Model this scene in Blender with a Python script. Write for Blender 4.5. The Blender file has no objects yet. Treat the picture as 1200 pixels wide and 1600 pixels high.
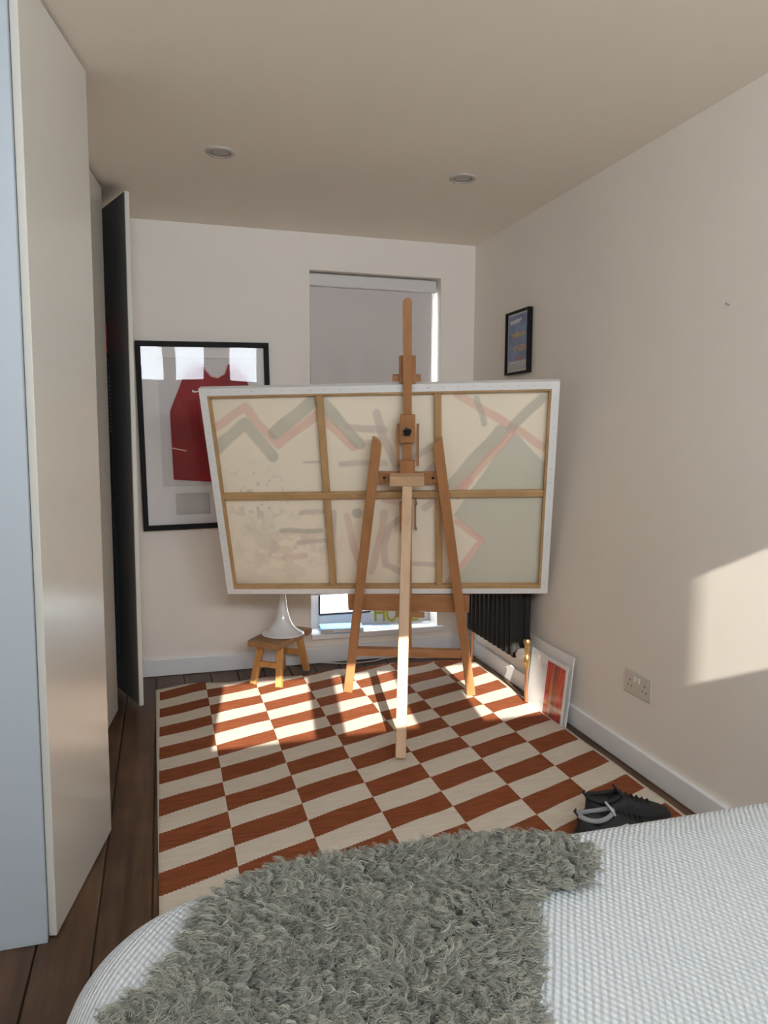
import bpy, bmesh, math, random
import numpy as np
from mathutils import Matrix, Vector
R = math.radians
scene = bpy.context.scene
COL = scene.collection
random.seed(7); rng = np.random.default_rng(7)

# ------------------------------------------------------------------ camera
FPX, YAW, PITCH, ROLL, EYE = 1178.0, R(16.41), R(5.925), R(0.29), 1.25
fw = Vector((math.sin(YAW)*math.cos(PITCH), math.cos(YAW)*math.cos(PITCH), -math.sin(PITCH)))
rt = Vector((math.cos(YAW), -math.sin(YAW), 0)); upv = rt.cross(fw)
c_, s_ = math.cos(ROLL), math.sin(ROLL)
rt, upv = rt*c_ + upv*s_, -rt*s_ + upv*c_
cd = bpy.data.cameras.new('camera'); cam = bpy.data.objects.new('camera', cd); COL.objects.link(cam)
cd.sensor_fit = 'VERTICAL'; cd.sensor_height = 24.0; cd.lens = FPX/1600*24.0; cd.clip_start = 0.02
cam.matrix_world = Matrix(((rt.x, upv.x, -fw.x, 0), (rt.y, upv.y, -fw.y, 0), (rt.z, upv.z, -fw.z, EYE), (0, 0, 0, 1)))
scene.camera = cam
# ------------------------------------------------------------------ world, sun, exposure
SKY = 100.0
w = bpy.data.worlds.new('sky'); scene.world = w; w.use_nodes = True
bg = w.node_tree.nodes['Background']; bg.inputs[0].default_value = (0.84, 0.915, 1.0, 1); bg.inputs[1].default_value = SKY
SUN = Vector((0.294, 2.1, -1.0)).normalized()          # direction the light travels
sd = bpy.data.lights.new('sun', 'SUN'); sd.energy = 38.0; sd.color = (1.0, 0.935, 0.82); sd.angle = R(0.3)
so = bpy.data.objects.new('sun', sd); COL.objects.link(so); so.location = (0, -4, 5)
so.rotation_euler = SUN.to_track_quat('-Z', 'Y').to_euler()
scene.view_settings.view_transform = 'Standard'; scene.view_settings.look = 'None'
scene.view_settings.gamma = 1.0; scene.view_settings.use_curve_mapping = False
scene.view_settings.exposure = -1.34
scene.cycles.use_denoising = True
scene.cycles.max_bounces = 12; scene.cycles.diffuse_bounces = 8; scene.cycles.transparent_max_bounces = 16
scene.cycles.caustics_reflective = False; scene.cycles.caustics_refractive = False

XW, YW, H = 1.684, 3.961, 2.279          # right wall, back wall, ceiling
XL, YR = -0.92, -0.90                    # left wall, rear wall
REAR = [(-0.40, 0.045), (0.145, 0.49), (0.76, 1.085), (1.245, 1.62)]   # clerestory windows in the rear wall
RZ0, RZ1 = 1.83, 2.25
WX0, WX1, WZ0, WZ1 = 0.757, 1.485, 0.160, 2.095    # back window opening
def portal(name, loc, rot, sx, sy):
    l = bpy.data.lights.new(name, 'AREA'); l.shape = 'RECTANGLE'; l.size = sx; l.size_y = sy
    l.cycles.is_portal = True
    o = bpy.data.objects.new(name, l); COL.objects.link(o); o.location = loc; o.rotation_euler = rot
for a, b in REAR:
    portal('window_portal', ((a+b)/2, YR-.11, (RZ0+RZ1)/2), (R(90), 0, 0) if False else (R(-90), 0, R(180)), b-a, RZ1-RZ0)
portal('window_portal', ((WX0+WX1)/2, YW+.205, (WZ0+WZ1)/2), (R(-90), 0, 0), WX1-WX0, WZ1-WZ0)

# ------------------------------------------------------------------ materials
def mat(name, col, rough=0.6, metal=0.0, spec=0.5, var=0.0, vscale=8.0, vstretch=(1, 1, 1), bump=0.0, bscale=60.0, coat=0.0, coatr=0.1, sheen=0.0, col2=None):
    m = bpy.data.materials.new(name); m.use_nodes = True; nt = m.node_tree; n = nt.nodes; b = n['Principled BSDF']
    b.inputs['Roughness'].default_value = rough; b.inputs['Metallic'].default_value = metal
    b.inputs['Specular IOR Level'].default_value = spec
    b.inputs['Coat Weight'].default_value = coat; b.inputs['Coat Roughness'].default_value = coatr
    b.inputs['Sheen Weight'].default_value = sheen
    c4 = (*col, 1); b.inputs['Base Color'].default_value = c4
    if var or col2 or bump:
        tc = n.new('ShaderNodeTexCoord'); mp = n.new('ShaderNodeMapping'); mp.inputs['Scale'].default_value = vstretch
        nt.links.new(tc.outputs['Object'], mp.inputs[0])
    if var or col2:
        no = n.new('ShaderNodeTexNoise'); no.inputs['Scale'].default_value = vscale; no.inputs['Detail'].default_value = 6
        nt.links.new(mp.outputs[0], no.inputs['Vector'])
        cr = n.new('ShaderNodeValToRGB'); nt.links.new(no.outputs[0], cr.inputs[0])
        d = col2 or tuple(max(0, x*(1-var)) for x in col); e = col if col2 else tuple(min(1, x*(1+var)) for x in col)
        cr.color_ramp.elements[0].position = .3; cr.color_ramp.elements[1].position = .7
        cr.color_ramp.elements[0].color = (*d, 1); cr.color_ramp.elements[1].color = (*e, 1)
        nt.links.new(cr.outputs[0], b.inputs['Base Color'])
    if bump:
        nb_ = n.new('ShaderNodeTexNoise'); nb_.inputs['Scale'].default_value = bscale; nb_.inputs['Detail'].default_value = 4
        nt.links.new(mp.outputs[0], nb_.inputs['Vector'])
        bp = n.new('ShaderNodeBump'); bp.inputs['Strength'].default_value = bump; bp.inputs['Distance'].default_value = .002
        nt.links.new(nb_.outputs[0], bp.inputs['Height']); nt.links.new(bp.outputs[0], b.inputs['Normal'])
    return m
def wood(name, c1, c2, axis='z', rough=.45, scale=30, coat=0.0):
    st = {'x': (.06, 1, 1), 'y': (1, .06, 1), 'z': (1, 1, .06)}[axis]
    return mat(name, c1, rough, col2=c2, vscale=scale, vstretch=st, bump=.15, bscale=scale*3, coat=coat)
def attr_mat(name, rough=.7, spec=.4, bump=0., bscale=300, coat=0., sheen=0.):
    m = mat(name, (.8, .8, .8), rough, spec=spec, bump=bump, bscale=bscale, coat=coat, coatr=.05, sheen=sheen); nt = m.node_tree
    a = nt.nodes.new('ShaderNodeAttribute'); a.attribute_name = 'paint'
    nt.links.new(a.outputs['Color'], nt.nodes['Principled BSDF'].inputs['Base Color']); return m
def mth(nt, op, a, b=None):
    n = nt.nodes.new('ShaderNodeMath'); n.operation = op
    for i, v in enumerate((a, b)):
        if v is None: continue
        if isinstance(v, (int, float)): n.inputs[i].default_value = v
        else: nt.links.new(v, n.inputs[i])
    return n.outputs[0]
def glass(name, refl=.04, tint=(1, 1, 1), wob=0.0):
    m = bpy.data.materials.new(name); m.use_nodes = True; nt = m.node_tree; n = nt.nodes; n.remove(n['Principled BSDF'])
    out = n['Material Output']; t = n.new('ShaderNodeBsdfTransparent'); t.inputs[0].default_value = (*tint, 1)
    g = n.new('ShaderNodeBsdfGlossy'); g.inputs['Roughness'].default_value = .01
    if wob:      # slightly bowed acrylic
        tc = n.new('ShaderNodeTexCoord'); nz = n.new('ShaderNodeTexNoise'); nz.inputs['Scale'].default_value = 4; nz.inputs['Detail'].default_value = 0
        nt.links.new(tc.outputs['Object'], nz.inputs['Vector']); bp = n.new('ShaderNodeBump'); bp.inputs['Strength'].default_value = wob; bp.inputs['Distance'].default_value = .02
        nt.links.new(nz.outputs[0], bp.inputs['Height']); nt.links.new(bp.outputs[0], g.inputs['Normal'])
    ge = n.new('ShaderNodeNewGeometry'); dt = n.new('ShaderNodeVectorMath'); dt.operation = 'DOT_PRODUCT'
    nt.links.new(ge.outputs['Normal'], dt.inputs[0]); nt.links.new(ge.outputs['Incoming'], dt.inputs[1])
    inv = mth(nt, 'SUBTRACT', 1.0, mth(nt, 'ABSOLUTE', dt.outputs['Value']))
    fac = mth(nt, 'ADD', refl, mth(nt, 'MULTIPLY', mth(nt, 'POWER', inv, 5.0), 1-refl))      # Schlick reflectance, same from both sides
    mx = n.new('ShaderNodeMixShader'); nt.links.new(fac, mx.inputs[0]); nt.links.new(t.outputs[0], mx.inputs[1]); nt.links.new(g.outputs[0], mx.inputs[2])
    nt.links.new(mx.outputs[0], out.inputs[0]); return m
M = {}
M['wall'] = mat('wall_paint', (.835, .785, .722), .55, spec=.35, var=.012, vscale=3, bump=.12, bscale=25)
M['ceil'] = mat('ceiling_paint', (.90, .85, .765), .8, spec=.2)
M['trim'] = mat('white_gloss_trim', (.80, .82, .84), .3, spec=.5, bump=.05)
M['lam'] = mat('white_laminate', (.67, .65, .595), .30, spec=.5, coat=.6, coatr=.22)
M['lining'] = mat('dark_lining', (.17, .167, .16), .55)
M['frame_white'] = mat('window_white', (.85, .86, .87), .35)
M['glass'] = glass('window_glass'); M['picglass'] = glass('picture_glass', .012, wob=.03)
M['blind'] = mat('blind_fabric', (.62, .58, .57), .9, bump=.1, bscale=400)
M['metalwhite'] = mat('white_metal', (.8, .8, .79), .4)
M['black'] = mat('black_paint', (.010, .0095, .0095), .55, spec=.15)
M['knob'] = mat('black_plastic', (.008, .008, .009), .35)
M['easel_z'] = wood('beech_upright', (.42, .205, .085), (.34, .155, .062), 'z')
M['easel_x'] = wood('beech_cross', (.42, .205, .09), (.33, .15, .062), 'x')
M['easel_pale'] = wood('pale_beech', (.62, .42, .26), (.53, .34, .20), 'z')
M['easel_palex'] = wood('pale_beech_block', (.60, .40, .24), (.50, .32, .19), 'x')
M['pine_z'] = wood('pine_upright', (.50, .32, .15), (.38, .23, .10), 'z', .55)
M['pine_x'] = wood('pine_cross', (.50, .32, .15), (.38, .23, .10), 'x', .55)
M['stool'] = wood('oak_stool', (.55, .29, .10), (.42, .20, .06), 'z')
M['seat'] = wood('dark_oak_seat', (.36, .20, .09), (.23, .12, .055), 'x', .5)
M['steel'] = mat('steel', (.6, .6, .6), .3, 1)
M['nickel'] = mat('brushed_nickel', (.62, .60, .55), .4, .25)
M['brass'] = mat('brass', (.75, .52, .2), .28, 1)
M['copper'] = mat('copper', (.80, .42, .24), .3, 1)
M['anth'] = mat('anthracite', (.022, .022, .021), .6, spec=.2)
M['bezel'] = mat('satin_bezel', (.50, .475, .43), .5)
M['lampwhite'] = mat('white_lacquer', (.82, .83, .84), .13, coat=.5)
M['paper'] = mat('white_paper', (.82, .81, .80), .6)
M['mat'] = mat('mat_board', (.82, .795, .79), .9, spec=.1)
M['greycard'] = mat('grey_card', (.58, .57, .55), .8)
M['jersey'] = mat('red_jersey', (.27, .004, .011), .75, var=.2, vscale=9, bump=.3, bscale=30)
M['lime'] = mat('lime_paint', (.42, .40, .02), .6)
M['bluecover'] = mat('blue_cover', (.30, .56, .86), .3, var=.15, vscale=12)
M['cable'] = mat('white_cable', (.7, .69, .66), .4)
M['dot'] = mat('dark_spotted', (.02, .02, .024), .9)
M['redcloth'] = mat('red_cloth', (.55, .015, .015), .85)
M['white_rubber'] = mat('white_rubber', (.62, .64, .64), .5)
M['shoe'] = mat('black_mesh_fabric', (.012, .012, .013), .75, bump=.4, bscale=400)
M['shoegrey'] = mat('grey_lining', (.26, .27, .28), .7)

# planks
def plank_mat():
    m = bpy.data.materials.new('dark_floorboard'); m.use_nodes = True; nt = m.node_tree; n = nt.nodes; b = n['Principled BSDF']
    oi = n.new('ShaderNodeObjectInfo'); tc = n.new('ShaderNodeTexCoord')
    mp = n.new('ShaderNodeMapping'); mp.inputs['Scale'].default_value = (1, .07, 1); nt.links.new(tc.outputs['Object'], mp.inputs[0])
    off = n.new('ShaderNodeVectorMath'); off.operation = 'SCALE'; off.inputs[0].default_value = (7.3, 3.1, 5.7)
    nt.links.new(oi.outputs['Random'], off.inputs['Scale']); nt.links.new(off.outputs[0], mp.inputs['Location'])
    no = n.new('ShaderNodeTexNoise'); no.inputs['Scale'].default_value = 26; no.inputs['Detail'].default_value = 9; no.inputs['Roughness'].default_value = .65
    nt.links.new(mp.outputs[0], no.inputs['Vector'])
    cr = n.new('ShaderNodeValToRGB'); e = cr.color_ramp.elements
    e[0].position = .3; e[0].color = (.042, .019, .009, 1); e[1].position = .72; e[1].color = (.165, .086, .045, 1)
    nt.links.new(no.outputs[0], cr.inputs[0])
    bl = n.new('ShaderNodeTexNoise'); bl.inputs['Scale'].default_value = 4.5; bl.inputs['Detail'].default_value = 3; nt.links.new(tc.outputs['Object'], bl.inputs['Vector'])
    mx = n.new('ShaderNodeMixRGB'); mx.blend_type = 'MULTIPLY'; mx.inputs[0].default_value = .75
    c2 = n.new('ShaderNodeValToRGB'); c2.color_ramp.elements[0].position = .35; c2.color_ramp.elements[0].color = (.5, .45, .42, 1); c2.color_ramp.elements[1].position = .65; c2.color_ramp.elements[1].color = (1, 1, 1, 1)
    nt.links.new(bl.outputs[0], c2.inputs[0]); nt.links.new(cr.outputs[0], mx.inputs[1]); nt.links.new(c2.outputs[0], mx.inputs[2])
    nt.links.new(mx.outputs[0], b.inputs['Base Color'])
    mr = n.new('ShaderNodeMapRange'); mr.inputs['To Min'].default_value = .38; mr.inputs['To Max'].default_value = .62
    nt.links.new(no.outputs[0], mr.inputs[0]); nt.links.new(mr.outputs[0], b.inputs['Roughness'])
    bp = n.new('ShaderNodeBump'); bp.inputs['Strength'].default_value = .25; bp.inputs['Distance'].default_value = .002
    nt.links.new(no.outputs[0], bp.inputs['Height']); nt.links.new(bp.outputs[0], b.inputs['Normal'])
    return m
M['plank'] = plank_mat()
def rug_mat():
    m = bpy.data.materials.new('flatweave_check'); m.use_nodes = True; nt = m.node_tree; n = nt.nodes; b = n['Principled BSDF']
    tc = n.new('ShaderNodeTexCoord'); sp = n.new('ShaderNodeSeparateXYZ'); nt.links.new(tc.outputs['Object'], sp.inputs[0])
    X, Y = sp.outputs[0], sp.outputs[1]
    # weave steps: y snapped to yarn rows, x snapped to warp threads
    xs = mth(nt, 'MULTIPLY', mth(nt, 'FLOOR', mth(nt, 'DIVIDE', X, .012)), .012)
    ws = n.new('ShaderNodeTexNoise'); ws.inputs['Scale'].default_value = 3.2; ws.inputs['Detail'].default_value = 2; nt.links.new(tc.outputs['Object'], ws.inputs['Vector'])
    wob = mth(nt, 'MULTIPLY', mth(nt, 'SUBTRACT', ws.outputs[0], .5), .035)
    v = mth(nt, 'ADD', mth(nt, 'SUBTRACT', Y, mth(nt, 'MULTIPLY', xs, .38)), wob)
    row = mth(nt, 'FLOOR', mth(nt, 'DIVIDE', mth(nt, 'SUBTRACT', v, 2.022), .1112))
    colx = mth(nt, 'ADD', X, mth(nt, 'MULTIPLY', wob, .25))
    colm = mth(nt, 'FLOOR', mth(nt, 'DIVIDE', mth(nt, 'SUBTRACT', colx, .182-.243), .243))
    par = mth(nt, 'ABSOLUTE', mth(nt, 'MODULO', mth(nt, 'ADD', row, colm), 2.0))
    inb = mth(nt, 'MULTIPLY', mth(nt, 'GREATER_THAN', X, -.037), mth(nt, 'LESS_THAN', X, 1.612))
    isred = mth(nt, 'MULTIPLY', mth(nt, 'LESS_THAN', par, .5), inb)
    st = n.new('ShaderNodeTexNoise'); st.inputs['Scale'].default_value = 40; st.inputs['Detail'].default_value = 5
    mp = n.new('ShaderNodeMapping'); mp.inputs['Scale'].default_value = (.35, 3.5, 1); nt.links.new(tc.outputs['Object'], mp.inputs[0]); nt.links.new(mp.outputs[0], st.inputs['Vector'])
    r1 = n.new('ShaderNodeValToRGB'); r1.color_ramp.elements[0].color = (.185, .052, .021, 1); r1.color_ramp.elements[1].color = (.29, .090, .038, 1)
    r2 = n.new('ShaderNodeValToRGB'); r2.color_ramp.elements[0].color = (.64, .565, .475, 1); r2.color_ramp.elements[1].color = (.74, .665, .57, 1)
    for r in (r1, r2):
        r.color_ramp.elements[0].position = .3; r.color_ramp.elements[1].position = .7; nt.links.new(st.outputs[0], r.inputs[0])
    mx = n.new('ShaderNodeMixRGB'); nt.links.new(isred, mx.inputs[0]); nt.links.new(r2.outputs[0], mx.inputs[1]); nt.links.new(r1.outputs[0], mx.inputs[2])
    nt.links.new(mx.outputs[0], b.inputs['Base Color']); b.inputs['Roughness'].default_value = .95; b.inputs['Specular IOR Level'].default_value = .1
    s1 = mth(nt, 'SINE', mth(nt, 'MULTIPLY', X, 2*math.pi/.006)); s2 = mth(nt, 'SINE', mth(nt, 'MULTIPLY', Y, 2*math.pi/.0045))
    hh = mth(nt, 'ADD', mth(nt, 'MULTIPLY', s1, s2), mth(nt, 'MULTIPLY', st.outputs[0], 2.0))
    bp = n.new('ShaderNodeBump'); bp.inputs['Strength'].default_value = .5; bp.inputs['Distance'].default_value = .002
    nt.links.new(hh, bp.inputs['Height']); nt.links.new(bp.outputs[0], b.inputs['Normal']); return m
M['rug'] = rug_mat()
def waffle_mat():
    m = bpy.data.materials.new('white_waffle_cotton'); m.use_nodes = True; nt = m.node_tree; n = nt.nodes; b = n['Principled BSDF']
    tc = n.new('ShaderNodeTexCoord'); sp = n.new('ShaderNodeSeparateXYZ'); nt.links.new(tc.outputs['Object'], sp.inputs[0])
    no = n.new('ShaderNodeTexNoise'); no.inputs['Scale'].default_value = 5; nt.links.new(tc.outputs['Object'], no.inputs['Vector'])
    wob = mth(nt, 'MULTIPLY', mth(nt, 'SUBTRACT', no.outputs[0], .5), .02)
    X = mth(nt, 'ADD', mth(nt, 'ADD', sp.outputs[0], wob), mth(nt, 'MULTIPLY', sp.outputs[2], .7)); Y = mth(nt, 'ADD', mth(nt, 'SUBTRACT', sp.outputs[1], mth(nt, 'MULTIPLY', sp.outputs[2], .7)), wob)
    k = 2*math.pi/.0115
    u = mth(nt, 'SINE', mth(nt, 'MULTIPLY', mth(nt, 'ADD', X, mth(nt, 'MULTIPLY', Y, .58)), k)); v = mth(nt, 'SINE', mth(nt, 'MULTIPLY', mth(nt, 'SUBTRACT', X, mth(nt, 'MULTIPLY', Y, .58)), k))
    hgt = mth(nt, 'ADD', u, v)
    b.inputs['Base Color'].default_value = (.60, .635, .66, 1); b.inputs['Roughness'].default_value = .95; b.inputs['Specular IOR Level'].default_value = .1
    bp = n.new('ShaderNodeBump'); bp.inputs['Strength'].default_value = .55; bp.inputs['Distance'].default_value = .0016
    nt.links.new(hgt, bp.inputs['Height']); nt.links.new(bp.outputs[0], b.inputs['Normal']); return m
M['waffle'] = waffle_mat()

# ------------------------------------------------------------------ helpers
def link(name, me, m, parent=None, smooth=False):
    o = bpy.data.objects.new(name, me); COL.objects.link(o)
    if m is not None and not me.materials: me.materials.append(M[m] if isinstance(m, str) else m)
    if smooth:
        for p in me.polygons: p.use_smooth = True
    if parent is not None:
        o.parent = parent; o.matrix_parent_inverse = root_inv(parent)
    return o
def root_inv(o):
    mw = o.matrix_basis.copy(); p = o
    while p.parent is not None:
        mw = p.parent.matrix_basis @ p.matrix_parent_inverse @ mw if False else mw; p = p.parent
    return mw.inverted() if o.parent is None else Matrix.Identity(4)
def tag(o, label=None, cat=None, group=None, kind=None):
    if label: o['label'] = label
    if cat: o['category'] = cat
    if group: o['group'] = group
    if kind: o['kind'] = kind
    return o
def thing(name, loc, label, cat, group=None, kind=None):
    o = bpy.data.objects.new(name, None); COL.objects.link(o); o.location = loc; o.empty_display_size = .05
    o.matrix_basis = Matrix.Translation(loc)
    return tag(o, label, cat, group, kind)
class B:
    """collects shapes in one bmesh"""
    def __init__(s, frame=None): s.bm = bmesh.new(); s.f = frame or Matrix.Identity(4)
    def box(s, lo, hi, bev=0.0, rot=None, seg=1):
        lo, hi = Vector(lo), Vector(hi); c = (lo+hi)/2; d = hi-lo
        r = bmesh.ops.create_cube(s.bm, size=1); vs = r['verts']
        mt = Matrix.Translation(c) @ (rot or Matrix.Identity(4)) @ Matrix.Diagonal((*[abs(x) for x in d], 1))
        bmesh.ops.transform(s.bm, matrix=s.f @ mt, verts=vs)
        if bev:
            es = list({e for v in vs for e in v.link_edges}); bmesh.ops.bevel(s.bm, geom=es, offset=bev, segments=seg, affect='EDGES', profile=.6)
        return s
    def prism(s, pts, w0, w1, axes=None, bev=0.0):
        """polygon pts (2d) extruded between w0 and w1 along third local axis; axes: matrix mapping (u,v,w)"""
        A = s.f @ (axes or Matrix.Identity(4))
        a = [s.bm.verts.new(A @ Vector((u, v, w0))) for u, v in pts]; b = [s.bm.verts.new(A @ Vector((u, v, w1))) for u, v in pts]
        n = len(pts); fs = [s.bm.faces.new(a[::-1]), s.bm.faces.new(b)]
        for i in range(n): fs.append(s.bm.faces.new((a[i], a[(i+1) % n], b[(i+1) % n], b[i])))
        if bev:
            es = [e for f in fs[:2] for e in f.edges]; bmesh.ops.bevel(s.bm, geom=es, offset=bev, segments=1, affect='EDGES')
        return s
    def beam(s, p0, p1, wid, dep, side, bev=.003, round_top=False):
        """rectangular bar p0->p1; side: vector for width direction"""
        p0, p1 = Vector(p0), Vector(p1); z = (p1-p0); L = z.length; z.normalize(); x = (Vector(side) - z*Vector(side).dot(z)).normalized(); y = z.cross(x)
        A = Matrix(((x.x, z.x, y.x, p0.x), (x.y, z.y, y.y, p0.y), (x.z, z.z, y.z, p0.z), (0, 0, 0, 1)))
        h = wid/2
        if round_top == 'full': pts = [(-h, 0), (h, 0)] + [(h*math.cos(a), L-h+h*math.sin(a)) for a in np.linspace(0, math.pi, 11)]
        elif round_top in ('l', 'r'):
            q = [(h, L)] + [(h-2*h*math.sin(a), L-2*h*(1-math.cos(a))) for a in np.linspace(0.25, math.pi/2, 7)]
            pts = [(-h, 0), (h, 0)] + q
            if round_top == 'r': pts = [(-u, v) for u, v in pts][::-1]
        else: pts = [(-h, 0), (h, 0), (h, L), (-h, L)]
        return s.prism(pts, -dep/2, dep/2, A, bev)
    def tube(s, path, r, n=10, cap=True):
        path = [Vector(p) for p in path]; rs = r if isinstance(r, (list, tuple)) else [r]*len(path); rings = []
        for i, p in enumerate(path):
            t = (path[min(i+1, len(path)-1)]-path[max(i-1, 0)]).normalized()
            a = t.cross(Vector((0, 0, 1)) if abs(t.z) < .9 else Vector((1, 0, 0))).normalized(); b = t.cross(a)
            rings.append([s.bm.verts.new(s.f @ (p + (a*math.cos(k)+b*math.sin(k))*rs[i])) for k in np.linspace(0, 2*math.pi, n, endpoint=False)])
        for q, u in zip(rings, rings[1:]):
            for k in range(n): s.bm.faces.new((q[k], q[(k+1) % n], u[(k+1) % n], u[k]))
        if cap: s.bm.faces.new(rings[0][::-1]); s.bm.faces.new(rings[-1])
        return s
    def lathe(s, prof, c=(0, 0, 0), n=40, axes=None):
        A = s.f @ Matrix.Translation(c) @ (axes or Matrix.Identity(4)); rings = []
        for r, z in prof:
            rings.append([s.bm.verts.new(A @ Vector((r*math.cos(k), r*math.sin(k), z))) for k in np.linspace(0, 2*math.pi, n, endpoint=False)])
        for q, u in zip(rings, rings[1:]):
            for k in range(n): s.bm.faces.new((q[k], q[(k+1) % n], u[(k+1) % n], u[k]))
        s.bm.faces.new(rings[0][::-1]); s.bm.faces.new(rings[-1]); return s
    def out(s, name, m, parent=None, smooth=False):
        bmesh.ops.recalc_face_normals(s.bm, faces=s.bm.faces); me = bpy.data.meshes.new(name); s.bm.to_mesh(me); s.bm.free()
        o = link(name, me, m, parent, smooth)
        if smooth: 
            try: me.set_sharp_from_angle(angle=R(40))
            except Exception: pass
        return o
def grid_paint(name, nu, nv, posf, colf, m, parent=None, smooth=False):
    """a real surface sampled on a fine grid, with its printed colours stored per corner"""
    u, v = np.meshgrid(np.linspace(0, 1, nu+1), np.linspace(0, 1, nv+1)); P = posf(u.ravel(), v.ravel())
    idx = np.arange((nu+1)*(nv+1)).reshape(nv+1, nu+1)
    q = np.stack([idx[:-1, :-1], idx[:-1, 1:], idx[1:, 1:], idx[1:, :-1]], -1).reshape(-1, 4)
    me = bpy.data.meshes.new(name); me.vertices.add(len(P)); me.vertices.foreach_set('co', P.astype(np.float32).ravel())
    me.loops.add(q.size); me.loops.foreach_set('vertex_index', q.ravel().astype(np.int32)); me.polygons.add(len(q))
    me.polygons.foreach_set('loop_start', np.arange(0, q.size, 4, dtype=np.int32)); me.update(calc_edges=True)
    a = me.color_attributes.new('paint', 'FLOAT_COLOR', 'POINT'); c = colf(u.ravel(), v.ravel())
    a.data.foreach_set('color', np.concatenate([c, np.ones((len(c), 1))], 1).astype(np.float32).ravel())
    return link(name, me, m, parent, smooth)
def vnoise(x, y, s, seed=0):
    """smooth value noise"""
    r = np.random.default_rng(seed).random((64, 64)); x = x*s; y = y*s; i = np.floor(x).astype(int); j = np.floor(y).astype(int); fx = x-i; fy = y-j
    fx = fx*fx*(3-2*fx); fy = fy*fy*(3-2*fy); g = lambda a, b: r[a % 64, b % 64]
    return (g(i, j)*(1-fx)+g(i+1, j)*fx)*(1-fy)+(g(i, j+1)*(1-fx)+g(i+1, j+1)*fx)*fy
def segd(x, y, pts):
    d = np.full_like(x, 9.)
    for (ax, ay), (bx, by) in zip(pts, pts[1:]):
        ex, ey = bx-ax, by-ay; t = np.clip(((x-ax)*ex+(y-ay)*ey)/(ex*ex+ey*ey+1e-12), 0, 1); d = np.minimum(d, np.hypot(x-ax-t*ex, y-ay-t*ey))
    return d
def inpoly(x, y, pts):
    r = np.zeros(x.shape, bool); n = len(pts)
    for i in range(n):
        (x0, y0), (x1, y1) = pts[i], pts[(i+1) % n]
        if y0 == y1: continue
        r ^= ((y0 > y) != (y1 > y)) & (x < (x1-x0)*(y-y0)/(y1-y0)+x0)
    return r

# ------------------------------------------------------------------ the room
def wall_holes(name, u0, u1, z0, z1, holes, mk, m, label):
    """wall built of blocks around its openings; mk(u0,u1,z0,z1)->lo,hi"""
    b = B(); us = sorted({u0, u1, *[h[0] for h in holes], *[h[1] for h in holes]}); zs = sorted({z0, z1, *[h[2] for h in holes], *[h[3] for h in holes]})
    for a, c in zip(us, us[1:]):
        for d, e in zip(zs, zs[1:]):
            if any(h[0] <= a and c <= h[1] and h[2] <= d and e <= h[3] for h in holes): continue
            b.box(*mk(a, c, d, e))
    bmesh.ops.remove_doubles(b.bm, verts=b.bm.verts, dist=1e-5)
    b.bm.verts.index_update(); seen = {}
    for f in b.bm.faces: seen.setdefault(tuple(sorted(v.index for v in f.verts)), []).append(f)
    # faces shared by two neighbouring blocks lie inside the wall: both vertices-cells are solid on either side
    dead = [f for fs in seen.values() if len(fs) > 1 for f in fs] + [f for f in b.bm.faces if all(len(e.link_faces) > 3 for e in f.edges)]
    bmesh.ops.delete(b.bm, geom=list(set(dead)), context='FACES')
    return tag(b.out(name, m), label, 'wall', kind='structure')
wall_holes('wall_back', XL-.1, XW+.1, 0, H, [(WX0, WX1, WZ0, WZ1)], lambda a, c, d, e: ((a, YW, d), (c, YW+.2, e)), 'wall', 'white back wall with the tall narrow window behind the easel')
wall_holes('wall_rear', XL-.1, XW+.1, 0, H, [(a, b, RZ0, RZ1) for a, b in REAR], lambda a, c, d, e: ((a, YR-.1, d), (c, YR, e)), 'wall', 'white wall behind the bed with four high windows')
tag(B().box((XW, YR-.1, 0), (XW+.1, YW+.2, H)).out('wall_right', 'wall'), 'white right wall with the socket and the small poster', 'wall', kind='structure')
tag(B().box((XL-.1, YR-.1, 0), (XL, YW+.2, H)).out('wall_left', 'wall'), 'white left wall behind the wardrobe', 'wall', kind='structure')
tag(B().box((XL-.1, YR-.1, H), (XW+.1, YW+.2, H+.1)).out('ceiling', 'ceil'), 'plain off white ceiling with two recessed downlights', 'ceiling', kind='structure')
fl = tag(B().box((XL-.1, YR-.1, -.1), (XW+.1, YW+.2, -.014)).out('floor', 'plank'), 'dark brown stained floorboards', 'floor', kind='structure')
PW = .1354; x = -.188-PW*5
k = 0
pm = {}
while x < XW:
    for y0, y1 in (((YR, 1.1), (1.1, YW)) if k % 2 else ((YR, .35), (.35, YW))):
        a, b = max(x+.0022, XL), min(x+PW-.0022, XW)
        if b-a < .02: continue
        key = (round(b-a, 4), round(y1-y0, 3))
        if key not in pm:
            q = B().box((0, 0, -.02), (b-a, y1-y0-.002, 0), .0025); o = q.out('plank', 'plank', fl); pm[key] = o.data
        else: o = link('plank', pm[key], None, fl)
        o.location = (a, y0, random.uniform(-.0012, .0008))
    x += PW; k += 1

# made-up wall and ground outside the back window, added to dim the sill
tag(B().box((-3, YW+2.2, -.6), (6, YW+2.4, 4.2)).out('wall_light_blocker', mat('light_blocker_pale', (.42, .42, .41), .9, var=.1, vscale=2)), 'added pale wall outside the back window that cuts the light on the sill', 'wall', kind='structure')
tag(B().box((-3, YW+.21, -.8), (6, YW+2.2, -.6)).out('ground', mat('added_ground_grey', (.3, .3, .29), .9, var=.2, vscale=4)), 'added ground outside the back window that limits the light on the sill', 'ground', kind='structure')
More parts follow.
